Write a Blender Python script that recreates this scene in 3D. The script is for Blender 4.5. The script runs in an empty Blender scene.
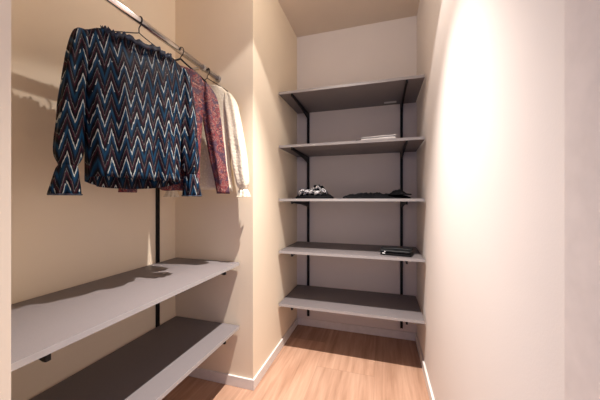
import bpy, bmesh, math, random
from mathutils import Vector, Matrix, noise
from math import sin, cos, pi, radians, copysign
sc = bpy.context.scene
C = sc.collection
random.seed(4)

# ---------------------------------------------------------------- dimensions
XR, XP, XL = 0.2666, -0.7096, -1.2555      # right wall, pier face, alcove back wall
YB, YP, YN = 2.2612, 1.4093, 0.348         # end wall, far pier front, near pier end
ZC = 2.528
YE = -0.12                                 # doorway the camera stands in
YS, YSF = 1.797, YB - 0.002                # end shelves: front, back
XSF = -0.793                               # front of the long shelves
TH = 0.018
SHZ = [1.866, 1.485, 1.104, 0.731, 0.352]  # tops of the end shelves

# ---------------------------------------------------------------- materials
def newmat(name):
    m = bpy.data.materials.new(name); m.use_nodes = True
    nt = m.node_tree; b = nt.nodes['Principled BSDF']
    return m, nt, b
def N(nt, t, **kw):
    n = nt.nodes.new(t)
    for k, v in kw.items():
        if hasattr(n, k): setattr(n, k, v)
        else: n.inputs[k].default_value = v
    return n
def math_n(nt, op, a, b=None, c=None):
    n = nt.nodes.new('ShaderNodeMath'); n.operation = op
    for i, v in enumerate((a, b, c)):
        if v is None: continue
        if isinstance(v, (int, float)): n.inputs[i].default_value = v
        else: nt.links.new(v, n.inputs[i])
    return n.outputs[0]
def ramp(nt, fac, stops, interp='LINEAR'):
    r = nt.nodes.new('ShaderNodeValToRGB'); r.color_ramp.interpolation = interp
    e = r.color_ramp.elements
    while len(e) < len(stops): e.new(0.5)
    for el, (p, c) in zip(e, stops):
        el.position = p; el.color = (*c, 1)
    nt.links.new(fac, r.inputs[0]); return r.outputs[0]
def mixc(nt, fac, a, b, mode='MIX'):
    n = nt.nodes.new('ShaderNodeMix'); n.data_type = 'RGBA'; n.blend_type = mode
    for sock, v in ((n.inputs[0], fac), (n.inputs[6], a), (n.inputs[7], b)):
        if isinstance(v, (int, float)): sock.default_value = v
        elif isinstance(v, tuple): sock.default_value = (*v, 1)
        else: nt.links.new(v, sock)
    return n.outputs[2]
def bump(nt, b, h, strength, dist=0.002):
    n = nt.nodes.new('ShaderNodeBump'); n.inputs['Strength'].default_value = strength
    n.inputs['Distance'].default_value = dist
    nt.links.new(h, n.inputs['Height']); nt.links.new(n.outputs[0], b.inputs['Normal'])
def objco(nt): return nt.nodes.new('ShaderNodeTexCoord').outputs['Object']
def noise_n(nt, vec, scale, detail=3, rough=.5, dist=0):
    n = nt.nodes.new('ShaderNodeTexNoise'); nt.links.new(vec, n.inputs['Vector'])
    n.inputs['Scale'].default_value = scale; n.inputs['Detail'].default_value = detail
    n.inputs['Roughness'].default_value = rough; n.inputs['Distortion'].default_value = dist
    return n.outputs['Fac']
def mapping(nt, vec, s):
    n = nt.nodes.new('ShaderNodeMapping'); nt.links.new(vec, n.inputs[0]); n.inputs['Scale'].default_value = s
    return n.outputs[0]

def plaster(name, col, var=.03):
    m, nt, b = newmat(name); co = objco(nt)
    n1 = noise_n(nt, co, 1.7, 3)
    c = ramp(nt, n1, [(0.3, tuple(x*(1-var) for x in col)), (0.7, tuple(min(1, x*(1+var)) for x in col))])
    nt.links.new(c, b.inputs['Base Color']); b.inputs['Roughness'].default_value = .75
    b.inputs['Specular IOR Level'].default_value = .3
    bump(nt, b, noise_n(nt, co, 220, 2), .12, .001)
    return m
def flat(name, col, rough=.5, metal=0, spec=.5):
    m, nt, b = newmat(name); co = objco(nt)
    n1 = noise_n(nt, co, 30, 2)
    c = ramp(nt, n1, [(0.3, tuple(x*.96 for x in col)), (0.7, tuple(min(1, x*1.04) for x in col))])
    nt.links.new(c, b.inputs['Base Color'])
    b.inputs['Roughness'].default_value = rough; b.inputs['Metallic'].default_value = metal
    b.inputs['Specular IOR Level'].default_value = spec
    return m

M = {}
M['wall'] = plaster('wall_paint', (.72, .67, .635))
M['warm'] = plaster('wall_paint_warm_light', (.82, .71, .555))  # left-side walls: warm cast of the light put into the wall colour
M['ceil'] = plaster('ceiling_paint', (.76, .67, .56))
M['casing'] = flat('casing_paint_dimmed', (.68, .62, .585), .5)  # greyer than the wall, dimmer light near the doorway put into the colour
M['skirting'] = flat('skirting_paint', (.76, .73, .70), .4)
M['black'] = flat('black_powder_coat', (.006, .006, .007), .5, 0, .25)
M['chrome'] = flat('chrome', (.80, .79, .80), .16, 1)
M['wire'] = flat('dark_wire', (.03, .026, .025), .35, .6)
M['sticker'] = flat('paper_sticker', (.62, .62, .62), .7)
M['rail_bracket'] = flat('brushed_steel', (.55, .55, .56), .3, 1)

# grey laminate board
m, nt, b = newmat('grey_laminate'); co = objco(nt)
f = noise_n(nt, co, 380, 2, .6)
c = ramp(nt, f, [(0.25, (.145, .128, .130)), (0.75, (.177, .157, .159))])
nt.links.new(c, b.inputs['Base Color']); b.inputs['Roughness'].default_value = .5
b.inputs['Specular IOR Level'].default_value = .4
M['board'] = m
M['edge'] = flat('grey_edge_band', (.34, .325, .325), .5)

# oak planks running along Y
m, nt, b = newmat('oak_planks'); co = objco(nt)
sep = nt.nodes.new('ShaderNodeSeparateXYZ'); nt.links.new(co, sep.inputs[0])
PW = .367
u = math_n(nt, 'DIVIDE', math_n(nt, 'ADD', sep.outputs[0], .405+PW*10), PW)
iu = math_n(nt, 'FLOOR', u); fu = math_n(nt, 'FRACT', u)
wn = nt.nodes.new('ShaderNodeTexWhiteNoise'); wn.noise_dimensions = '1D'; nt.links.new(iu, wn.inputs['W'])
v = math_n(nt, 'DIVIDE', math_n(nt, 'ADD', sep.outputs[1], math_n(nt, 'MULTIPLY', wn.outputs['Value'], 1.7)), 1.45)
iv = math_n(nt, 'FLOOR', v); fv = math_n(nt, 'FRACT', v)
cmb = nt.nodes.new('ShaderNodeCombineXYZ'); nt.links.new(iu, cmb.inputs[0]); nt.links.new(iv, cmb.inputs[1])
wn2 = nt.nodes.new('ShaderNodeTexWhiteNoise'); wn2.noise_dimensions = '2D'; nt.links.new(cmb.outputs[0], wn2.inputs['Vector'])
off = nt.nodes.new('ShaderNodeVectorMath'); off.operation = 'MULTIPLY_ADD'
nt.links.new(wn2.outputs['Color'], off.inputs[0]); off.inputs[1].default_value = (7, 7, 7); nt.links.new(co, off.inputs[2])
g1 = noise_n(nt, mapping(nt, off.outputs[0], (42, 2.4, 1)), 1.0, 5, .6, .6)
g2 = noise_n(nt, mapping(nt, off.outputs[0], (9, 1.1, 1)), 1.0, 3, .5, 1.2)
g = math_n(nt, 'ADD', math_n(nt, 'MULTIPLY', g1, .6), math_n(nt, 'MULTIPLY', g2, .4))
wood = ramp(nt, g, [(0.32, (.30, .165, .100)), (0.5, (.43, .255, .17)), (0.68, (.54, .345, .24))])
tone = math_n(nt, 'MULTIPLY_ADD', wn2.outputs['Value'], .22, .89)
hs = nt.nodes.new('ShaderNodeHueSaturation'); nt.links.new(wood, hs.inputs['Color']); nt.links.new(tone, hs.inputs['Value'])
ju = math_n(nt, 'LESS_THAN', math_n(nt, 'MINIMUM', fu, math_n(nt, 'SUBTRACT', 1, fu)), .0035)
jv = math_n(nt, 'LESS_THAN', math_n(nt, 'MINIMUM', fv, math_n(nt, 'SUBTRACT', 1, fv)), .0012)
j = math_n(nt, 'MAXIMUM', ju, jv)
c = mixc(nt, math_n(nt, 'MULTIPLY', j, .40), hs.outputs[0], (.20, .11, .07))
nt.links.new(c, b.inputs['Base Color']); b.inputs['Roughness'].default_value = .5
bump(nt, b, g1, .15, .001)
M['floor'] = m

# zigzag flame stitch print (local x across, z up)
def zigzag(name):
    m, nt, b = newmat(name); co = objco(nt)
    sep = nt.nodes.new('ShaderNodeSeparateXYZ'); nt.links.new(co, sep.inputs[0])
    wob = noise_n(nt, mapping(nt, co, (30, 30, 3)), 1, 2)
    x = math_n(nt, 'ADD', sep.outputs[0], math_n(nt, 'MULTIPLY', wob, .008))
    n2 = noise_n(nt, mapping(nt, co, (9, 2, 5)), 1, 1)
    streak = noise_n(nt, mapping(nt, co, (210, 60, 4)), 1, 1)
    tri = math_n(nt, 'PINGPONG', math_n(nt, 'DIVIDE', x, .0205), 1.0)
    amp = math_n(nt, 'MULTIPLY_ADD', n2, .05, .054)
    zz = math_n(nt, 'SUBTRACT', sep.outputs[2], math_n(nt, 'MULTIPLY', tri, amp))
    fz = math_n(nt, 'FRACT', math_n(nt, 'DIVIDE', math_n(nt, 'ADD', zz, math_n(nt, 'MULTIPLY', streak, .022)), .092))
    col = ramp(nt, fz, [(0.0, (.003, .003, .006)), (.18, (.003, .003, .006)), (.30, (.042, .009, .017)), (.40, (.003, .003, .006)), (.56, (.003, .004, .008)),
                        (.70, (.002, .020, .056)), (.88, (.005, .042, .082)), (.93, (.006, .015, .035))], 'LINEAR')
    # thin white thread on the edge of the blue, coming and going
    w = math_n(nt, 'LESS_THAN', math_n(nt, 'ABSOLUTE', math_n(nt, 'SUBTRACT', fz, .955)), .050)
    n3 = noise_n(nt, mapping(nt, co, (26, 5, 9)), 1, 2)
    w = math_n(nt, 'MULTIPLY', w, math_n(nt, 'MULTIPLY', math_n(nt, 'GREATER_THAN', n3, .47), .9))
    w2 = math_n(nt, 'MULTIPLY', math_n(nt, 'LESS_THAN', math_n(nt, 'ABSOLUTE', math_n(nt, 'SUBTRACT', fz, .40)), .022), .25)
    c = mixc(nt, math_n(nt, 'MAXIMUM', w, w2), col, (.42, .44, .42))
    nt.links.new(c, b.inputs['Base Color']); b.inputs['Roughness'].default_value = .55
    b.inputs['Specular IOR Level'].default_value = .1
    return m
M['zigzag'] = zigzag('zigzag_print')
m, nt, b = newmat('zigzag_trim'); co = objco(nt)
c = ramp(nt, noise_n(nt, co, 60, 3), [(.35, (.010, .010, .018)), (.6, (.02, .035, .07)), (.75, (.06, .02, .03))])
nt.links.new(c, b.inputs['Base Color']); b.inputs['Roughness'].default_value = .6
M['trim'] = m

# maroon paisley print
m, nt, b = newmat('paisley_print'); co = objco(nt)
d = nt.nodes.new('ShaderNodeTexNoise'); nt.links.new(co, d.inputs['Vector']); d.inputs['Scale'].default_value = 25
vm = nt.nodes.new('ShaderNodeVectorMath'); vm.operation = 'MULTIPLY_ADD'
nt.links.new(d.outputs['Color'], vm.inputs[0]); vm.inputs[1].default_value = (.05,)*3; nt.links.new(co, vm.inputs[2])
vo = nt.nodes.new('ShaderNodeTexVoronoi'); nt.links.new(vm.outputs[0], vo.inputs['Vector']); vo.inputs['Scale'].default_value = 42
s = math_n(nt, 'FRACT', math_n(nt, 'MULTIPLY', vo.outputs['Distance'], 2.6))
c1 = ramp(nt, s, [(0, (.010, .008, .02)), (.3, (.10, .010, .018)), (.5, (.27, .035, .032)), (.7, (.012, .008, .022)), (.93, (.42, .17, .13))])
c2 = mixc(nt, math_n(nt, 'MULTIPLY', math_n(nt, 'GREATER_THAN', noise_n(nt, co, 34, 2), .56), .75), c1, (.03, .016, .045))
nt.links.new(c2, b.inputs['Base Color']); b.inputs['Roughness'].default_value = .65
M['paisley'] = m

# off-white lace
m, nt, b = newmat('white_lace'); co = objco(nt)
vo = nt.nodes.new('ShaderNodeTexVoronoi'); nt.links.new(co, vo.inputs['Vector']); vo.inputs['Scale'].default_value = 90
c = ramp(nt, vo.outputs['Distance'], [(.15, (.82, .76, .63)), (.6, (.72, .65, .51))])
nt.links.new(c, b.inputs['Base Color']); b.inputs['Roughness'].default_value = .8
bump(nt, b, vo.outputs['Distance'], .5, .003)
M['lace'] = m

def cloth(name, a, bcol, sc_=25):
    m, nt, b = newmat(name); co = objco(nt)
    c = ramp(nt, noise_n(nt, co, sc_, 3), [(.35, a), (.65, bcol)])
    nt.links.new(c, b.inputs['Base Color']); b.inputs['Roughness'].default_value = .85
    b.inputs['Specular IOR Level'].default_value = .12
    bump(nt, b, noise_n(nt, co, 400, 2), .3, .001)
    return m
M['black_cloth'] = cloth('black_cloth', (.003, .003, .004), (.007, .007, .009))
M['white_cloth'] = cloth('white_cloth', (.74, .72, .70), (.80, .79, .77))
M['dark_lining'] = cloth('dark_lining', (.02, .02, .02), (.04, .035, .035))
M['black_leather'] = flat('black_leather', (.008, .009, .010), .5, 0, .3)
m, nt, b = newmat('spotted_cloth'); co = objco(nt)
wv = noise_n(nt, co, 75, 2, .5, 1.5)
c = ramp(nt, wv, [(.49, (.006, .006, .008)), (.53, (.72, .72, .74))], 'LINEAR')
nt.links.new(c, b.inputs['Base Color']); b.inputs['Roughness'].default_value = .8
M['spotted'] = m
m, nt, b = newmat('lamp_lens'); b.inputs['Base Color'].default_value = (1, .95, .85, 1)
b.inputs['Emission Color'].default_value = (1, .86, .70, 1); b.inputs['Emission Strength'].default_value = 6
M['lens'] = m
M['white_metal'] = flat('white_metal', (.8, .8, .79), .35)

# ---------------------------------------------------------------- mesh helpers
def link(name, bm, mat, parent=None, smooth=False):
    me = bpy.data.meshes.new(name)
    bmesh.ops.recalc_face_normals(bm, faces=bm.faces)
    bm.to_mesh(me); bm.free()
    for mt in (mat if isinstance(mat, (list, tuple)) else [mat]): me.materials.append(mt)
    if smooth:
        for p in me.polygons: p.use_smooth = True
    o = bpy.data.objects.new(name, me); C.objects.link(o)
    if parent: o.parent = parent
    return o
def tag(o, label, cat=None, group=None, kind=None):
    o['label'] = label
    if cat: o['category'] = cat
    if group: o['group'] = group
    if kind: o['kind'] = kind
    return o
def thing(name, label, cat, loc=(0, 0, 0), rz=0, group=None):
    o = bpy.data.objects.new(name, None); C.objects.link(o)
    o.location = loc; o.rotation_euler = (0, 0, rz); o.empty_display_size = .05
    return tag(o, label, cat, group)
def box(bm, x0, x1, y0, y1, z0, z1, bev=0):
    r = bmesh.ops.create_cube(bm, size=1)
    for v in r['verts']:
        v.co = Vector(((x0+x1)/2+v.co.x*(x1-x0), (y0+y1)/2+v.co.y*(y1-y0), (z0+z1)/2+v.co.z*(z1-z0)))
    if bev:
        es = list({e for v in r['verts'] for e in v.link_edges})
        bmesh.ops.bevel(bm, geom=es, offset=bev, segments=2, affect='EDGES')
def prism(bm, pts, axis, a0, a1):
    """closed outline pts extruded along axis from a0 to a1"""
    def P(p, a):
        return {'x': (a, p[0], p[1]), 'y': (p[0], a, p[1]), 'z': (p[0], p[1], a)}[axis]
    lo = [bm.verts.new(P(p, a0)) for p in pts]; hi = [bm.verts.new(P(p, a1)) for p in pts]
    n = len(pts)
    bm.faces.new(lo); bm.faces.new(hi[::-1])
    for i in range(n): bm.faces.new((lo[i], hi[i], hi[(i+1) % n], lo[(i+1) % n]))
def tube(bm, pts, r, seg=10, caps=True):
    pts = [Vector(p) for p in pts]
    rs = r if isinstance(r, (list, tuple)) else [r]*len(pts)
    rings = []; up = None
    for i, p in enumerate(pts):
        t = (pts[min(i+1, len(pts)-1)]-pts[max(i-1, 0)]).normalized()
        if up is None: up = Vector((0, 0, 1)) if abs(t.z) < .9 else Vector((0, 1, 0))
        a = (up - t*up.dot(t)).normalized(); bb = t.cross(a); up = a
        rings.append([bm.verts.new(p+(a*cos(2*pi*k/seg)+bb*sin(2*pi*k/seg))*rs[i]) for k in range(seg)])
    for a_, b_ in zip(rings, rings[1:]):
        for k in range(seg): bm.faces.new((a_[k], a_[(k+1) % seg], b_[(k+1) % seg], b_[k]))
    if caps: bm.faces.new(rings[0][::-1]); bm.faces.new(rings[-1])
def spline(ctrl, n=8):
    P = [Vector(c) for c in ctrl]; P = [P[0]*2-P[1]]+P+[P[-1]*2-P[-2]]
    out = []
    for i in range(1, len(P)-2):
        for k in range(n):
            t = k/n
            out.append(.5*((2*P[i])+(P[i+1]-P[i-1])*t+(2*P[i-1]-5*P[i]+4*P[i+1]-P[i+2])*t*t+(3*P[i]-P[i-1]-3*P[i+1]+P[i+2])*t**3))
    out.append(P[-2]); return out

# ---------------------------------------------------------------- room shell
def struct(name, bm, mat, label=None):
    o = link(name, bm, mat); o['kind'] = 'structure'
    if label: o['label'] = label
    return o
W = .12
bm = bmesh.new(); box(bm, -1.38, .40, YE, 2.38, -.1, 0); struct('floor', bm, M['floor'], 'light oak plank floor')
bm = bmesh.new(); box(bm, -1.38, .40, YE, 2.38, ZC, ZC+.1); struct('ceiling', bm, M['ceil'], 'plain cream ceiling')
bm = bmesh.new(); box(bm, XP-.0, XR, YB, YB+W, 0, ZC); struct('wall_back', bm, M['wall'], 'cream end wall behind the short shelves')
bm = bmesh.new(); box(bm, XR, XR+W, YE, YB+W, 0, ZC); struct('wall_right', bm, M['wall'], 'long plain cream wall on the right')
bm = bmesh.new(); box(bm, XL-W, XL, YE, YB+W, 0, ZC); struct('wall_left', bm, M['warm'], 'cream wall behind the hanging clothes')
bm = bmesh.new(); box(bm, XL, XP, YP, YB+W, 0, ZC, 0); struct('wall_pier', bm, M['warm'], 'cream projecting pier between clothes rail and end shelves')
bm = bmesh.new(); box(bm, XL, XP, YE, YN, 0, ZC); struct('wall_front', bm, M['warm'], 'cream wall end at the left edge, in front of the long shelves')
# door lining on the right next to the camera
bm = bmesh.new(); box(bm, XR-.010, XR, YE, .487, 0, 2.528); struct('trim_1', bm, M['casing'], 'door lining at the right edge, toned greyer for dimmer light')
# skirting boards
def skirt(name, x0, x1, y0, y1, label):
    bm = bmesh.new(); box(bm, x0, x1, y0, y1, 0, .06, .0015); struct(name, bm, M['skirting'], label)
sk = .011
skirt('baseboard_back', XP+sk, XR-sk, YB-sk, YB, 'white baseboard under the end shelves')
skirt('baseboard_right', XR-sk, XR, .487, YB, 'white baseboard along the right wall')
skirt('baseboard_pier', XP, XP+sk, YP-sk, YB-0, 'white baseboard along the side of the pier')
skirt('baseboard_pier_front', XL+sk, XP, YP-sk, YP, 'white baseboard along the front of the pier')
skirt('baseboard_left', XL, XL+sk, YN, YP, 'white baseboard behind the long shelves')
skirt('baseboard_front', XP, XP+sk, YE, YN, 'white baseboard at the left wall end')

# ---------------------------------------------------------------- shelves
def board(name, x0, x1, y0, y1, top, label, group, extra=None):
    """a board laid on its brackets: top and underside in laminate, a slim edge band in front"""
    t = thing(name, label, 'shelf', ((x0+x1)/2, (y0+y1)/2, top-TH), 0, group)
    cx, cy, cz = (x0+x1)/2, (y0+y1)/2, top-TH
    bm = bmesh.new()
    if extra == 'x':   # front edge faces +x
        box(bm, x0-cx, x1-cx-.0012, y0-cy, y1-cy, 0, TH, .0006)
        link('board', bm, M['board'], t)
        bm = bmesh.new(); box(bm, x1-cx-.0012, x1-cx, y0-cy, y1-cy, 0, TH, .0004)
    else:
        box(bm, x0-cx, x1-cx, y0-cy+.0012, y1-cy, 0, TH, .0006)
        link('board', bm, M['board'], t)
        bm = bmesh.new(); box(bm, x0-cx, x1-cx, y0-cy, y0-cy+.0012, 0, TH, .0004)
    e = link('edge_band', bm, M['edge'], t)
    return t
endlab = ['grey shelf on the end wall, highest of the five, seen from below',
          'grey shelf on the end wall, second from the top, carrying the white cloth',
          'grey shelf on the end wall at eye level, carrying two dark garments',
          'grey shelf on the end wall, second from the bottom, carrying the black pouch',
          'grey shelf on the end wall, lowest of the five, empty']
for z, lb in zip(SHZ, endlab):
    t = board('wall_shelf', XP+.009, XR-.009, YS, YB-.014, z, lb, 'short shelves on the end wall')
    if z == SHZ[0]:
        bm = bmesh.new(); box(bm, .245, .335, .145, .180, -.0008, -.0001)
        st = link('sticker', bm, M['sticker'], t); st['label'] = 'small pale paper sticker on the underside'
LZ = [.731, .361]
board('wall_shelf', XL+.014, XSF, YN+.008, YP-.008, LZ[0], 'long grey shelf below the hanging clothes, the upper of two, with wavy clothes shadows', 'long shelves below the clothes', 'x')
board('wall_shelf', XL+.014, XSF, YN+.008, YP-.008, LZ[1], 'long grey shelf near the floor below the hanging clothes, the lower of two', 'long shelves below the clothes', 'x')

# slotted uprights (thing) with brackets (things, hooked in under each shelf)
def upright_bm(z0, z1, axis):
    bm = bmesh.new()
    # U channel 24 wide, 12 deep, with a web between slot pairs
    w, d = .0098, .0115
    pts = [(-w, 0), (w, 0), (w, -d), (w-.007, -d), (w-.007, -d+.004), (-w+.007, -d+.004), (-w+.007, -d), (-w, -d)]
    if axis == 'x': pts = [(-p[1], p[0]) for p in pts]
    prism(bm, pts, 'z', z0, z1)
    z = z0+.03
    while z < z1-.02:      # raised bridges between the slots
        if axis == 'y': box(bm, -w+.006, w-.006, -d+.0005, -d+.003, z, z+.018)
        else: box(bm, d-.003, d-.0005, -w+.006, w-.006, z, z+.018)
        z += .05
    return bm
def bracket_bm(length, axis):
    """tapered arm, deep at the wall, turned down nose at the front, two hooks at the back"""
    bm = bmesh.new()
    L = length
    side = [(0, 0), (L, 0), (L, -.019), (L-.012, -.020), (L-.03, -.013), (L*.45, -.026), (L*.12, -.044), (0, -.054)]
    if axis == 'y': prism(bm, [(-p[0], p[1]) for p in side], 'x', -.006, .006)
    else: prism(bm, side, 'y', -.006, .006)
    es = [e for e in bm.edges]
    bmesh.ops.bevel(bm, geom=es, offset=.001, segments=1, affect='EDGES')
    return bm
for X, side in ((-.605, 'left'), (.155, 'right')):
    o = link('shelf_upright', upright_bm(.085, SHZ[0]-.012, 'y'), M['black'])
    o.location = (X, YB-.0005, 0)
    tag(o, 'black slotted upright on the end wall, the %s one of the pair' % side, 'shelf upright', 'uprights on the end wall')
names = ['highest', 'second highest', 'eye-level', 'second lowest', 'lowest']
for z, nm in zip(SHZ, names):
    for X, side in ((-.605, 'left'), (.155, 'right')):
        o = link('shelf_bracket', bracket_bm(YB-.0125-YS-.004, 'y'), M['black'])
        o.location = (X, YB-.0125, z-TH)
        tag(o, 'black bracket under the %s end wall shelf, on its %s' % (nm, side), 'shelf bracket', 'brackets under the end wall shelves')
for Y, side in ((.462, 'near'), (1.2625, 'far')):
    o = link('shelf_upright', upright_bm(.085, 1.90, 'x'), M['black'])
    o.location = (XL+.0005, Y, 0)
    tag(o, 'black slotted upright behind the long shelves, at the %s end' % side, 'shelf upright', 'uprights behind the long shelves')
for z, nm in zip(LZ, ('upper', 'lower')):
    for Y, side in ((.462, 'near'), (1.2625, 'far')):
        o = link('shelf_bracket', bracket_bm(XSF-.004-XL-.0125, 'x'), M['black'])
        o.location = (XL+.0125, Y, z-TH)
        tag(o, 'black bracket under the %s long shelf, at its %s end' % (nm, side), 'shelf bracket', 'brackets under the long shelves')

# ---------------------------------------------------------------- clothes rail
RX, RZ, RR = -.94, 1.825, .0145
t = thing('clothes_rail', 'chrome round clothes rail running along the left alcove to the pier', 'clothes rail', (RX, YP, RZ))
bm = bmesh.new(); tube(bm, [(0, YN-YP+.001, 0), (0, -.001, 0)], RR, 24); link('rail_tube', bm, M['chrome'], t, True)
for y0, y1 in ((-.008, -.0008), (YN-YP+.0008, YN-YP+.008)):
    bm = bmesh.new(); tube(bm, [(0, y0, 0), (0, y1, 0)], .021, 24); tube(bm, [(0, y0-.006 if y0 < -.5 else y0-.006, 0), (0, y0, 0)], .018, 24)
    link('end_flange', bm, M['rail_bracket'], t, False)
for s in (0,):
    bm = bmesh.new()   # support arm at the far upright
    box(bm, XL-RX+.0125, -RR-.001, 1.2565-YP, 1.2685-YP, -.006, .006); tube(bm, [(0, 1.2555-YP, 0), (0, 1.2695-YP, 0)], RR+.003, 24)
    link('support_arm', bm, M['rail_bracket'], t)

# ---------------------------------------------------------------- hangers and blouses
def hanger(P, th, half, apex, tipz, label, dark=False, rw=.0021):
    t = thing('wire_hanger' if not dark else 'clothes_hanger', label, 'hanger', (P[0], P[1], RZ), radians(90-th))
    r = rw
    # hook: over the rail. local x = along the hanger, rail runs at an angle
    a = radians(th)  # rail direction in local coordinates is (cos a, sin a); across it (sin a... )
    ax = Vector((sin(a), -cos(a), 0))          # across the rail, towards the aisle, in local coordinates
    pts = []
    R = RR+r+.0003
    for k in range(0, 13):
        g = radians(-35+ k*18)
        pts.append(ax*(R*cos(g)) + Vector((0, 0, R*sin(g))))
    pts = pts[::-1]
    tipd = pts[0]+Vector((0, 0, -.004))
    stem = spline([pts[-1], pts[-1]*.8+Vector((0, 0, -.010)), Vector((0, 0, -.030)), Vector((0, 0, apex-RZ))], 5)[1:]
    bm = bmesh.new(); tube(bm, pts+stem, .0021, 8); link('hook', bm, M['wire'], t, True)
    z0 = apex-RZ; z1 = tipz-RZ
    arm = [(0, 0, z0), (half*.14, 0, z0-.012), (half*.5, 0, z0+(z1-z0)*.52), (half*.9, 0, z1+.004), (half, 0, z1-.008), (half*.93, 0, z1-.016)]
    loop = spline(arm, 6)
    full = loop+[Vector((-p.x, p.y, p.z)) for p in reversed(loop)]
    bm = bmesh.new(); tube(bm, full, r, 8); link('frame', bm, M['black' if dark else 'wire'], t, True)
    return t

def sp(v, p): return copysign(abs(v)**p, v)
def blouse(name, label, P, th, mats, prof, sleeve, ruffle=None, cuff=True, hem_drop=0, folds=(7, .008), seed=0):
    """prof: list (z, half width left, half width right, half depth) from the hem to the neck"""
    t = thing(name, label, 'blouse', (P[0], P[1], 1.10), radians(90-th))
    B = 1.10
    n = 96
    # ---- bodice
    bm = bmesh.new(); rings = []
    zs = []
    for (a, b_) in zip(prof, prof[1:]):
        k = max(1, int(abs(b_[0]-a[0])/.02))
        for i in range(k):
            f = i/k; zs.append(tuple(a[j]+(b_[j]-a[j])*f for j in range(4)))
    zs.append(prof[-1])
    zh, zt = prof[0][0], prof[-1][0]
    for (z, wl, wr, d) in zs:
        g = max(0, min(1, (prof[-3][0]-z)/(prof[-3][0]-zh)))   # 0 at the shoulders, 1 at the hem
        ring = []
        for k in range(n):
            a = 2*pi*k/n; c_, s_ = cos(a), sin(a)
            w = wr if c_ > 0 else wl
            x = w*sp(c_, .75); y = d*sp(s_, .85)
            fold = folds[1]*g*(sin(folds[0]*a*1.0+seed+2.0*(1-g)) + .5*sin((folds[0]*2+1)*a+seed*2.3)+ .5*noise.noise(Vector((x*14+seed, y*9, z*4))))
            y += fold*(.5+.5*abs(s_)); x += fold*.35*c_
            zz = z
            if g > .9: zz = z + (hem_drop*(.5*s_)*(g-.9)*10) + .006*sin(a*2+seed)*(g-.9)*10
            ring.append(bm.verts.new((x, y, zz-B)))
        rings.append(ring)
    for a_, b_ in zip(rings, rings[1:]):
        for k in range(n): bm.faces.new((a_[k], a_[(k+1) % n], b_[(k+1) % n], b_[k]))
    o = link('bodice', bm, mats[0], t, True)
    md = o.modifiers.new('thick', 'SOLIDIFY'); md.thickness = .0012; md.offset = 0
    if hem_drop is not None and ruffle:
        bm = bmesh.new()   # hem band
        ring = [r_ for r_ in []]
    # ---- neck ruffle
    if ruffle:
        z, wl, wr, d = prof[-1]; rb = bmesh.new(); m2 = 220; rr = []
        prng = [(-.014, .002), (-.006, .007), (.001, .003), (.005, .006)]
        for (dz, ext) in prng:
            ring = []
            for k in range(m2):
                a = 2*pi*k/m2; wv = sin(a*31+1.3*sin(a*3))*ruffle+.5*ruffle*sin(a*53)
                x = (( wr if cos(a) > 0 else wl)+ext)*sp(cos(a), .75)
                y = (d+ext+wv*(.4+dz*40))*sp(sin(a), .85)
                big = .010*math.exp(-((abs(cos(a))-1)/.10)**2)
                ring.append(rb.verts.new((x*(1+wv*1.6), y, z-B+dz+big*(dz+.014)*60+wv*.8+.004*sin(a*9))))
            rr.append(ring)
        for a_, b_ in zip(rr, rr[1:]):
            for k in range(m2): rb.faces.new((a_[k], a_[(k+1) % m2], b_[(k+1) % m2], b_[k]))
        o = link('neck_ruffle', rb, mats[1], t, True)
        md = o.modifiers.new('thick', 'SOLIDIFY'); md.thickness = .0016
    # ---- sleeves: list of (x, y, z, half width, half depth) top to wrist, then cuff rows
    for side in (-1, 1):
        S, K = sleeve[side]
        def grow(rows, mat, nm, fl, amp):
            bm = bmesh.new(); m_ = 56; rings = []
            ctrl = spline([(r_[0], r_[1], r_[2]) for r_ in rows], 5)
            wd = spline([(r_[3], r_[4], 0) for r_ in rows], 5)
            N_ = len(ctrl)
            for i, (c_, w_) in enumerate(zip(ctrl, wd)):
                g = i/(N_-1); ring = []
                for k in range(m_):
                    a = 2*pi*k/m_
                    fo = amp(g)*(sin(fl*a+seed+side+g*1.5)+.6*noise.noise(Vector((c_.z*13+seed, a*1.5 if k < m_/2 else (2*pi-a)*1.5, side*3))))
                    x = c_.x+(w_.x+fo)*sp(cos(a), .9); y = c_.y+(w_.y+fo)*sp(sin(a), .9)
                    ring.append(bm.verts.new((x, y, c_.z-B)))
                rings.append(ring)
            for a_, b_ in zip(rings, rings[1:]):
                for k in range(m_): bm.faces.new((a_[k], a_[(k+1) % m_], b_[(k+1) % m_], b_[k]))
            if nm == 'sleeve': bm.faces.new(rings[0])
            o = link(nm, bm, mat, t, True)
            md = o.modifiers.new('thick', 'SOLIDIFY'); md.thickness = .001; md.offset = 0
            return o
        sl = grow(S, mats[0], 'sleeve', 5, lambda g: .0045*sin(pi*min(1, g*1.02))**.7 if 0 < g < .98 else 0)
        if K:
            cu = grow(K, mats[2], 'cuff', 9, lambda g: .006*g)
            bm = bmesh.new(); r_ = K[-1]; m_ = 72; pts = []
            # bound cuff edge
            for k in range(m_+1):
                a = 2*pi*k/m_; fo = .006*(sin(9*a+seed+side+1.5)); pts.append((r_[0]+(r_[3]+fo)*sp(cos(a), .9), r_[1]+(r_[4]+fo)*sp(sin(a), .9), r_[2]-B))
            tube(bm, pts, .0026, 6, False); e = link('cuff_edge', bm, mats[1], t, True)
    return t

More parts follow.
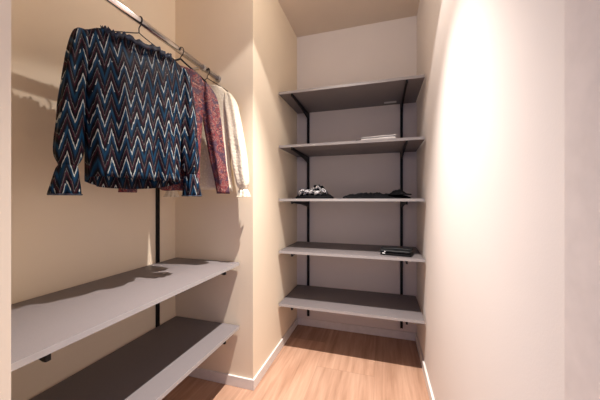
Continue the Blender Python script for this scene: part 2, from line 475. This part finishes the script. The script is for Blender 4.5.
# blue zigzag blouse
P1, T1 = (RX, .855), 22
h1 = hanger(P1, T1, .185, 1.775, 1.702, 'black wire hanger holding the blue zigzag blouse')
def mirror(rows): return [(-r[0], r[1], r[2], r[3], r[4]) for r in rows]
S1 = [(.180, 0, 1.699, .014, .008), (.186, 0, 1.684, .021, .018), (.193, 0, 1.62, .028, .027), (.203, 0, 1.50, .035, .031), (.213, 0, 1.36, .038, .031), (.220, 0, 1.26, .039, .031), (.222, 0, 1.215, .025, .021)]
K1 = [(.222, 0, 1.216, .025, .021), (.224, 0, 1.20, .029, .024), (.227, 0, 1.16, .034, .029), (.229, 0, 1.116, .039, .032)]
prof1 = [(1.166, .172, .165, .058), (1.30, .175, .168, .052), (1.50, .180, .176, .044), (1.62, .186, .184, .034), (1.672, .192, .192, .022), (1.700, .176, .176, .018), (1.722, .145, .145, .026), (1.722, .122, .122, .034)]
blouse('zigzag_blouse', 'dark blue zigzag blouse with ruffled neck and cuffs, nearest on the clothes rail', P1, T1,
       (M['zigzag'], M['trim'], M['zigzag']), prof1, {1: (S1, K1), -1: (mirror(S1), mirror(K1))}, ruffle=.0036, hem_drop=-.036, folds=(9, .0095), seed=1)

# maroon paisley blouse
P2, T2 = (RX, 1.09), 35
h2 = hanger(P2, T2, .125, 1.788, 1.712, 'thick dark hanger holding the maroon patterned blouse', True, .0045)
S2 = [(.118, 0, 1.700, .012, .010), (.126, 0, 1.680, .022, .018), (.140, 0, 1.62, .043, .026), (.162, 0, 1.48, .044, .026), (.188, .002, 1.32, .040, .023), (.210, .002, 1.20, .036, .021), (.219, .002, 1.13, .035, .020)]
prof2 = [(1.145, .09, .088, .040), (1.30, .095, .092, .038), (1.50, .11, .105, .034), (1.62, .122, .118, .028), (1.675, .132, .132, .022), (1.705, .115, .115, .018), (1.735, .085, .085, .022), (1.742, .066, .066, .028)]
blouse('patterned_blouse', 'maroon and black patterned blouse hanging between the zigzag and white ones', P2, T2,
       (M['paisley'], M['paisley'], M['paisley']), prof2, {1: (S2, None), -1: (mirror(S2), None)}, folds=(6, .005), seed=3)

# white lace blouse
P3, T3 = (RX, 1.302), 77
h3 = hanger(P3, T3, .118, 1.785, 1.712, 'dark wire hanger holding the white lace blouse near the pier')
S3 = [(.112, 0, 1.700, .012, .010), (.120, 0, 1.682, .022, .018), (.136, 0, 1.62, .036, .028), (.160, 0, 1.48, .040, .030), (.184, 0, 1.32, .042, .030), (.200, 0, 1.20, .036, .028), (.206, 0, 1.155, .022, .018)]
K3 = [(.206, 0, 1.156, .022, .018), (.208, 0, 1.14, .028, .022), (.210, 0, 1.115, .034, .026)]
prof3 = [(1.148, .165, .150, .024), (1.30, .15, .135, .024), (1.50, .135, .125, .024), (1.62, .128, .124, .028), (1.675, .126, .126, .022), (1.705, .110, .110, .018), (1.730, .085, .085, .022), (1.735, .066, .066, .028)]
blouse('lace_blouse', 'off-white lace blouse hanging farthest along the rail, next to the pier', P3, T3,
       (M['lace'], M['lace'], M['lace']), prof3, {1: (S3, K3), -1: (mirror(S3), mirror(K3))}, folds=(8, .005), seed=5)

# ---------------------------------------------------------------- things on the end shelves
def folded(bm, L, D, layers, th, rot=0, jitter=.006, seed=0, off=(0, 0), taper=0):
    """soft folded cloth: stacked rounded layers joined by a fold at one side"""
    for i in range(layers):
        z0 = sum(th[:i]); z1 = z0+th[i]
        nx, ny = 40, 16
        jx, jy = random.uniform(-jitter, jitter), random.uniform(-jitter, jitter)
        top = {}; bot = {}
        for a in range(nx+1):
            for b_ in range(ny+1):
                u = a/nx*2-1; v = b_/ny*2-1
                # rounded plan
                x = u*L/2*(1-.04*v*v)+jx; y = v*D/2*(1-.05*u*u)+jy
                e = min(1, (1-abs(u))*L/2/(th[i]*.9)); e2 = min(1, (1-abs(v))*D/2/(th[i]*.9))
                q = math.sqrt(max(0, 1-(1-min(e, e2))**2))
                nz = noise.noise(Vector((x*16+seed, y*16, i*3.1)))*.004+noise.noise(Vector((x*45+seed, y*30, i*3.1)))*.002
                tp = 1-taper*(1-(u+1)/2)
                hgt = th[i]*tp
                zc = (z0*tp+hgt/2)
                top[a, b_] = bm.verts.new((x+off[0], y+off[1], zc+hgt/2*q+nz*q))
                if 0 < a < nx and 0 < b_ < ny: bot[a, b_] = bm.verts.new((x+off[0], y+off[1], zc-hgt/2*q+(nz*q if i else 0)))
                else: bot[a, b_] = top[a, b_]
        for a in range(nx):
            for b_ in range(ny):
                bm.faces.new((top[a, b_], top[a+1, b_], top[a+1, b_+1], top[a, b_+1]))
                q4 = [bot[a, b_+1], bot[a+1, b_+1], bot[a+1, b_], bot[a, b_]]
                try: bm.faces.new(q4)
                except ValueError: pass

# white folded cloth, second shelf
t = thing('folded_cloth', 'white folded cloth lying on the second shelf from the top', 'cloth', (-.02, 1.895, SHZ[1]+.0005), radians(6))
bm = bmesh.new(); folded(bm, .235, .10, 2, (.030, .010), seed=2, taper=.35); link('cloth_layers', bm, M['white_cloth'], t, True)
bm = bmesh.new(); folded(bm, .035, .07, 1, (.013,), seed=4, off=(-.128, 0)); e = link('collar', bm, M['dark_lining'], t, True); e['label'] = 'dark end of the fold'

# crumpled black and white scarf, third shelf
def heap(bm, L, D, H, seed, peaks):
    nx, ny = 90, 50
    top = {}; base = {}
    for a in range(nx+1):
        for b_ in range(ny+1):
            u = a/nx*2-1; v = b_/ny*2-1
            r = (abs(u)**2.4+abs(v)**2.4)**(1/2.4)
            s = math.sqrt(max(0, 1-min(1, r)**2))
            k = max(abs(u), abs(v))/max(1e-6, r) if r > 1e-6 else 1
            if max(abs(u), abs(v)) > 0:
                sc_ = k
            else: sc_ = 1
            x = u*L/2*sc_; y = v*D/2*sc_
            r2 = max(abs(u), abs(v)); s = math.sqrt(max(0, 1-r2**2))
            h = .26
            for (pu, pv, ph, pw) in peaks: h += ph*math.exp(-((u-pu)**2+(v-pv)**2)/pw**2)
            rid = 1-abs(noise.noise(Vector((x*26+seed, y*30, 1.5))))*2.2
            rid2 = 1-abs(noise.noise(Vector((x*60+seed, y*55, 4.5))))*2.0
            z = H*s**.6*(h*(.72+.30*rid)+.10*rid2)
            top[a, b_] = bm.verts.new((x, y, max(.001, z)))
            if a in (0, nx) or b_ in (0, ny): base[a, b_] = top[a, b_]
            else: base[a, b_] = bm.verts.new((x, y, 0))
    for a in range(nx):
        for b_ in range(ny):
            bm.faces.new((top[a, b_], top[a+1, b_], top[a+1, b_+1], top[a, b_+1]))
            bm.faces.new((base[a, b_+1], base[a+1, b_+1], base[a+1, b_], base[a, b_]))
t = thing('crumpled_scarf', 'crumpled black scarf with white pattern, left on the eye-level shelf', 'scarf', (-.468, 1.925, SHZ[2]+.0005), 0)
bm = bmesh.new(); heap(bm, .285, .20, .10, 3, [(.25, .1, .85, .36), (-.35, 0, .42, .45)]); link('scarf_cloth', bm, M['black_cloth'], t, True)
random.seed(11)
bm = bmesh.new()
for i in range(5):      # rolled ridges of the patterned side lying over the front
    x0 = -.10+i*.038; pts = spline([(x0, -.060, .024+.004*random.random()), (x0+.014, -.072, .044+random.uniform(-.006, .008)), (x0+.032, -.066, .050+random.uniform(-.012, .008)), (x0+.046, -.055, .034)], 6)
    tube(bm, pts, [.007+.007*sin(pi*k/(len(pts)-1)) for k in range(len(pts))], 10)
for i in range(4):      # loops standing higher, towards the peak
    x0 = -.055+i*.034; h0 = (.052, .068, .078, .060)[i]; pts = spline([(x0, -.030, h0-.022), (x0+.010, -.040, h0), (x0+.026, -.034, h0+.004), (x0+.038, -.020, h0-.024)], 6)
    tube(bm, pts, [.004+.005*sin(pi*k/(len(pts)-1)) for k in range(len(pts))], 10)
e = link('patterned_fold', bm, M['spotted'], t, True); e['label'] = 'black and white patterned folds'

# black folded garment, third shelf
t = thing('folded_garment', 'flat black folded garment, right on the eye-level shelf', 'garment', (-.035, 1.93, SHZ[2]+.0005), 0)
random.seed(5)
bm = bmesh.new(); heap(bm, .46, .20, .046, 21, [(-.5, 0, .45, .5), (.1, 0, .45, .5), (.6, 0, .35, .4), (-.8, 0, .25, .2)]); link('folded_body', bm, M['black_cloth'], t, True)
bm = bmesh.new(); heap(bm, .15, .13, .036, 8, [(.0, .0, .8, .4), (-.5, .2, .5, .3)]); e = link('folded_sleeve', bm, M['black_cloth'], t, True)
e.location = (.155, -.02, .024)

# black pouch, fourth shelf
t = thing('black_pouch', 'small black pouch with a pale clasp on the second lowest end shelf', 'pouch', (.098, 1.905, SHZ[3]+.0005), radians(-10))
random.seed(2)
bm = bmesh.new(); folded(bm, .200, .125, 2, (.019, .015), seed=9, jitter=.002); link('pouch_body', bm, M['black_leather'], t, True)
bm = bmesh.new(); folded(bm, .205, .07, 1, (.006,), seed=9, jitter=0, off=(0, .03)); e = link('flap', bm, M['black_leather'], t, True); e.location = (0, 0, .032)
bm = bmesh.new(); box(bm, -.080, -.062, -.068, -.060, .010, .017, .0015); box(bm, -.068, -.058, -.066, -.058, .022, .027, .001)
link('clasp', bm, M['white_metal'], t)

# ---------------------------------------------------------------- lamp
LX, LY = -.22, 1.13
t = thing('ceiling_downlight', 'white round downlight in the middle of the ceiling', 'ceiling light', (LX, LY, ZC))
bm = bmesh.new()
prof = [(.034, -.0004), (.034, -.004), (.045, -.006), (.049, -.003), (.049, -.0004)]
n = 48; rings = [[bm.verts.new((r*cos(2*pi*k/n), r*sin(2*pi*k/n), z)) for k in range(n)] for r, z in prof]
for i in range(len(rings)):
    a_, b_ = rings[i], rings[(i+1) % len(rings)]
    for k in range(n): bm.faces.new((a_[k], a_[(k+1) % n], b_[(k+1) % n], b_[k]))
link('trim_ring', bm, M['white_metal'], t, True)
bm = bmesh.new(); tube(bm, [(0, 0, -.0005), (0, 0, -.0015)], .032, 32); link('lens', bm, M['lens'], t)
ld = bpy.data.lights.new('downlight_beam', 'SPOT'); ld.energy = 27; ld.color = (1, .915, .86)
ld.spot_size = radians(101); ld.spot_blend = .12; ld.shadow_soft_size = .009
l2 = bpy.data.lights.new('downlight_core', 'SPOT'); l2.energy = 430; l2.color = (1, .915, .86)
l2.spot_size = radians(76); l2.spot_blend = 1; l2.shadow_soft_size = .009
lo2 = bpy.data.objects.new('downlight_core', l2); C.objects.link(lo2); lo2.parent = t; lo2.location = (0, 0, -.012)
l3 = bpy.data.lights.new('downlight_fill', 'POINT'); l3.energy = 9; l3.color = (1, .88, .76); l3.shadow_soft_size = .009  # added weak point light, lifts the upper walls above the beam
lo3 = bpy.data.objects.new('downlight_fill', l3); C.objects.link(lo3); lo3.parent = t; lo3.location = (0, 0, -.022)
lo = bpy.data.objects.new('downlight_beam', ld); C.objects.link(lo); lo.parent = t; lo.location = (0, 0, -.012)
lo.rotation_euler = lo2.rotation_euler = (-.055, .02, 0)

# ---------------------------------------------------------------- daylight from the room behind the camera
w = bpy.data.worlds.new('world'); sc.world = w; w.use_nodes = True
bg = w.node_tree.nodes['Background']; bg.inputs[0].default_value = (.20, .38, 1, 1); bg.inputs[1].default_value = .46

# ---------------------------------------------------------------- camera
cd = bpy.data.cameras.new('camera'); cd.sensor_width = 36; cd.lens = 36*268.5/600
cd.shift_y = -.8/600; cd.clip_start = .02
co_ = bpy.data.objects.new('camera', cd); C.objects.link(co_)
co_.location = (0, 0, 1.1); co_.rotation_euler = (radians(90), 0, .2929)
sc.camera = co_
sc.cycles.max_bounces = 10; sc.cycles.diffuse_bounces = 8
sc.cycles.use_denoising = True
vs = sc.view_settings; vs.view_transform = 'Standard'; vs.look = 'None'; vs.gamma = 1; vs.exposure = .08
vs.use_curve_mapping = False
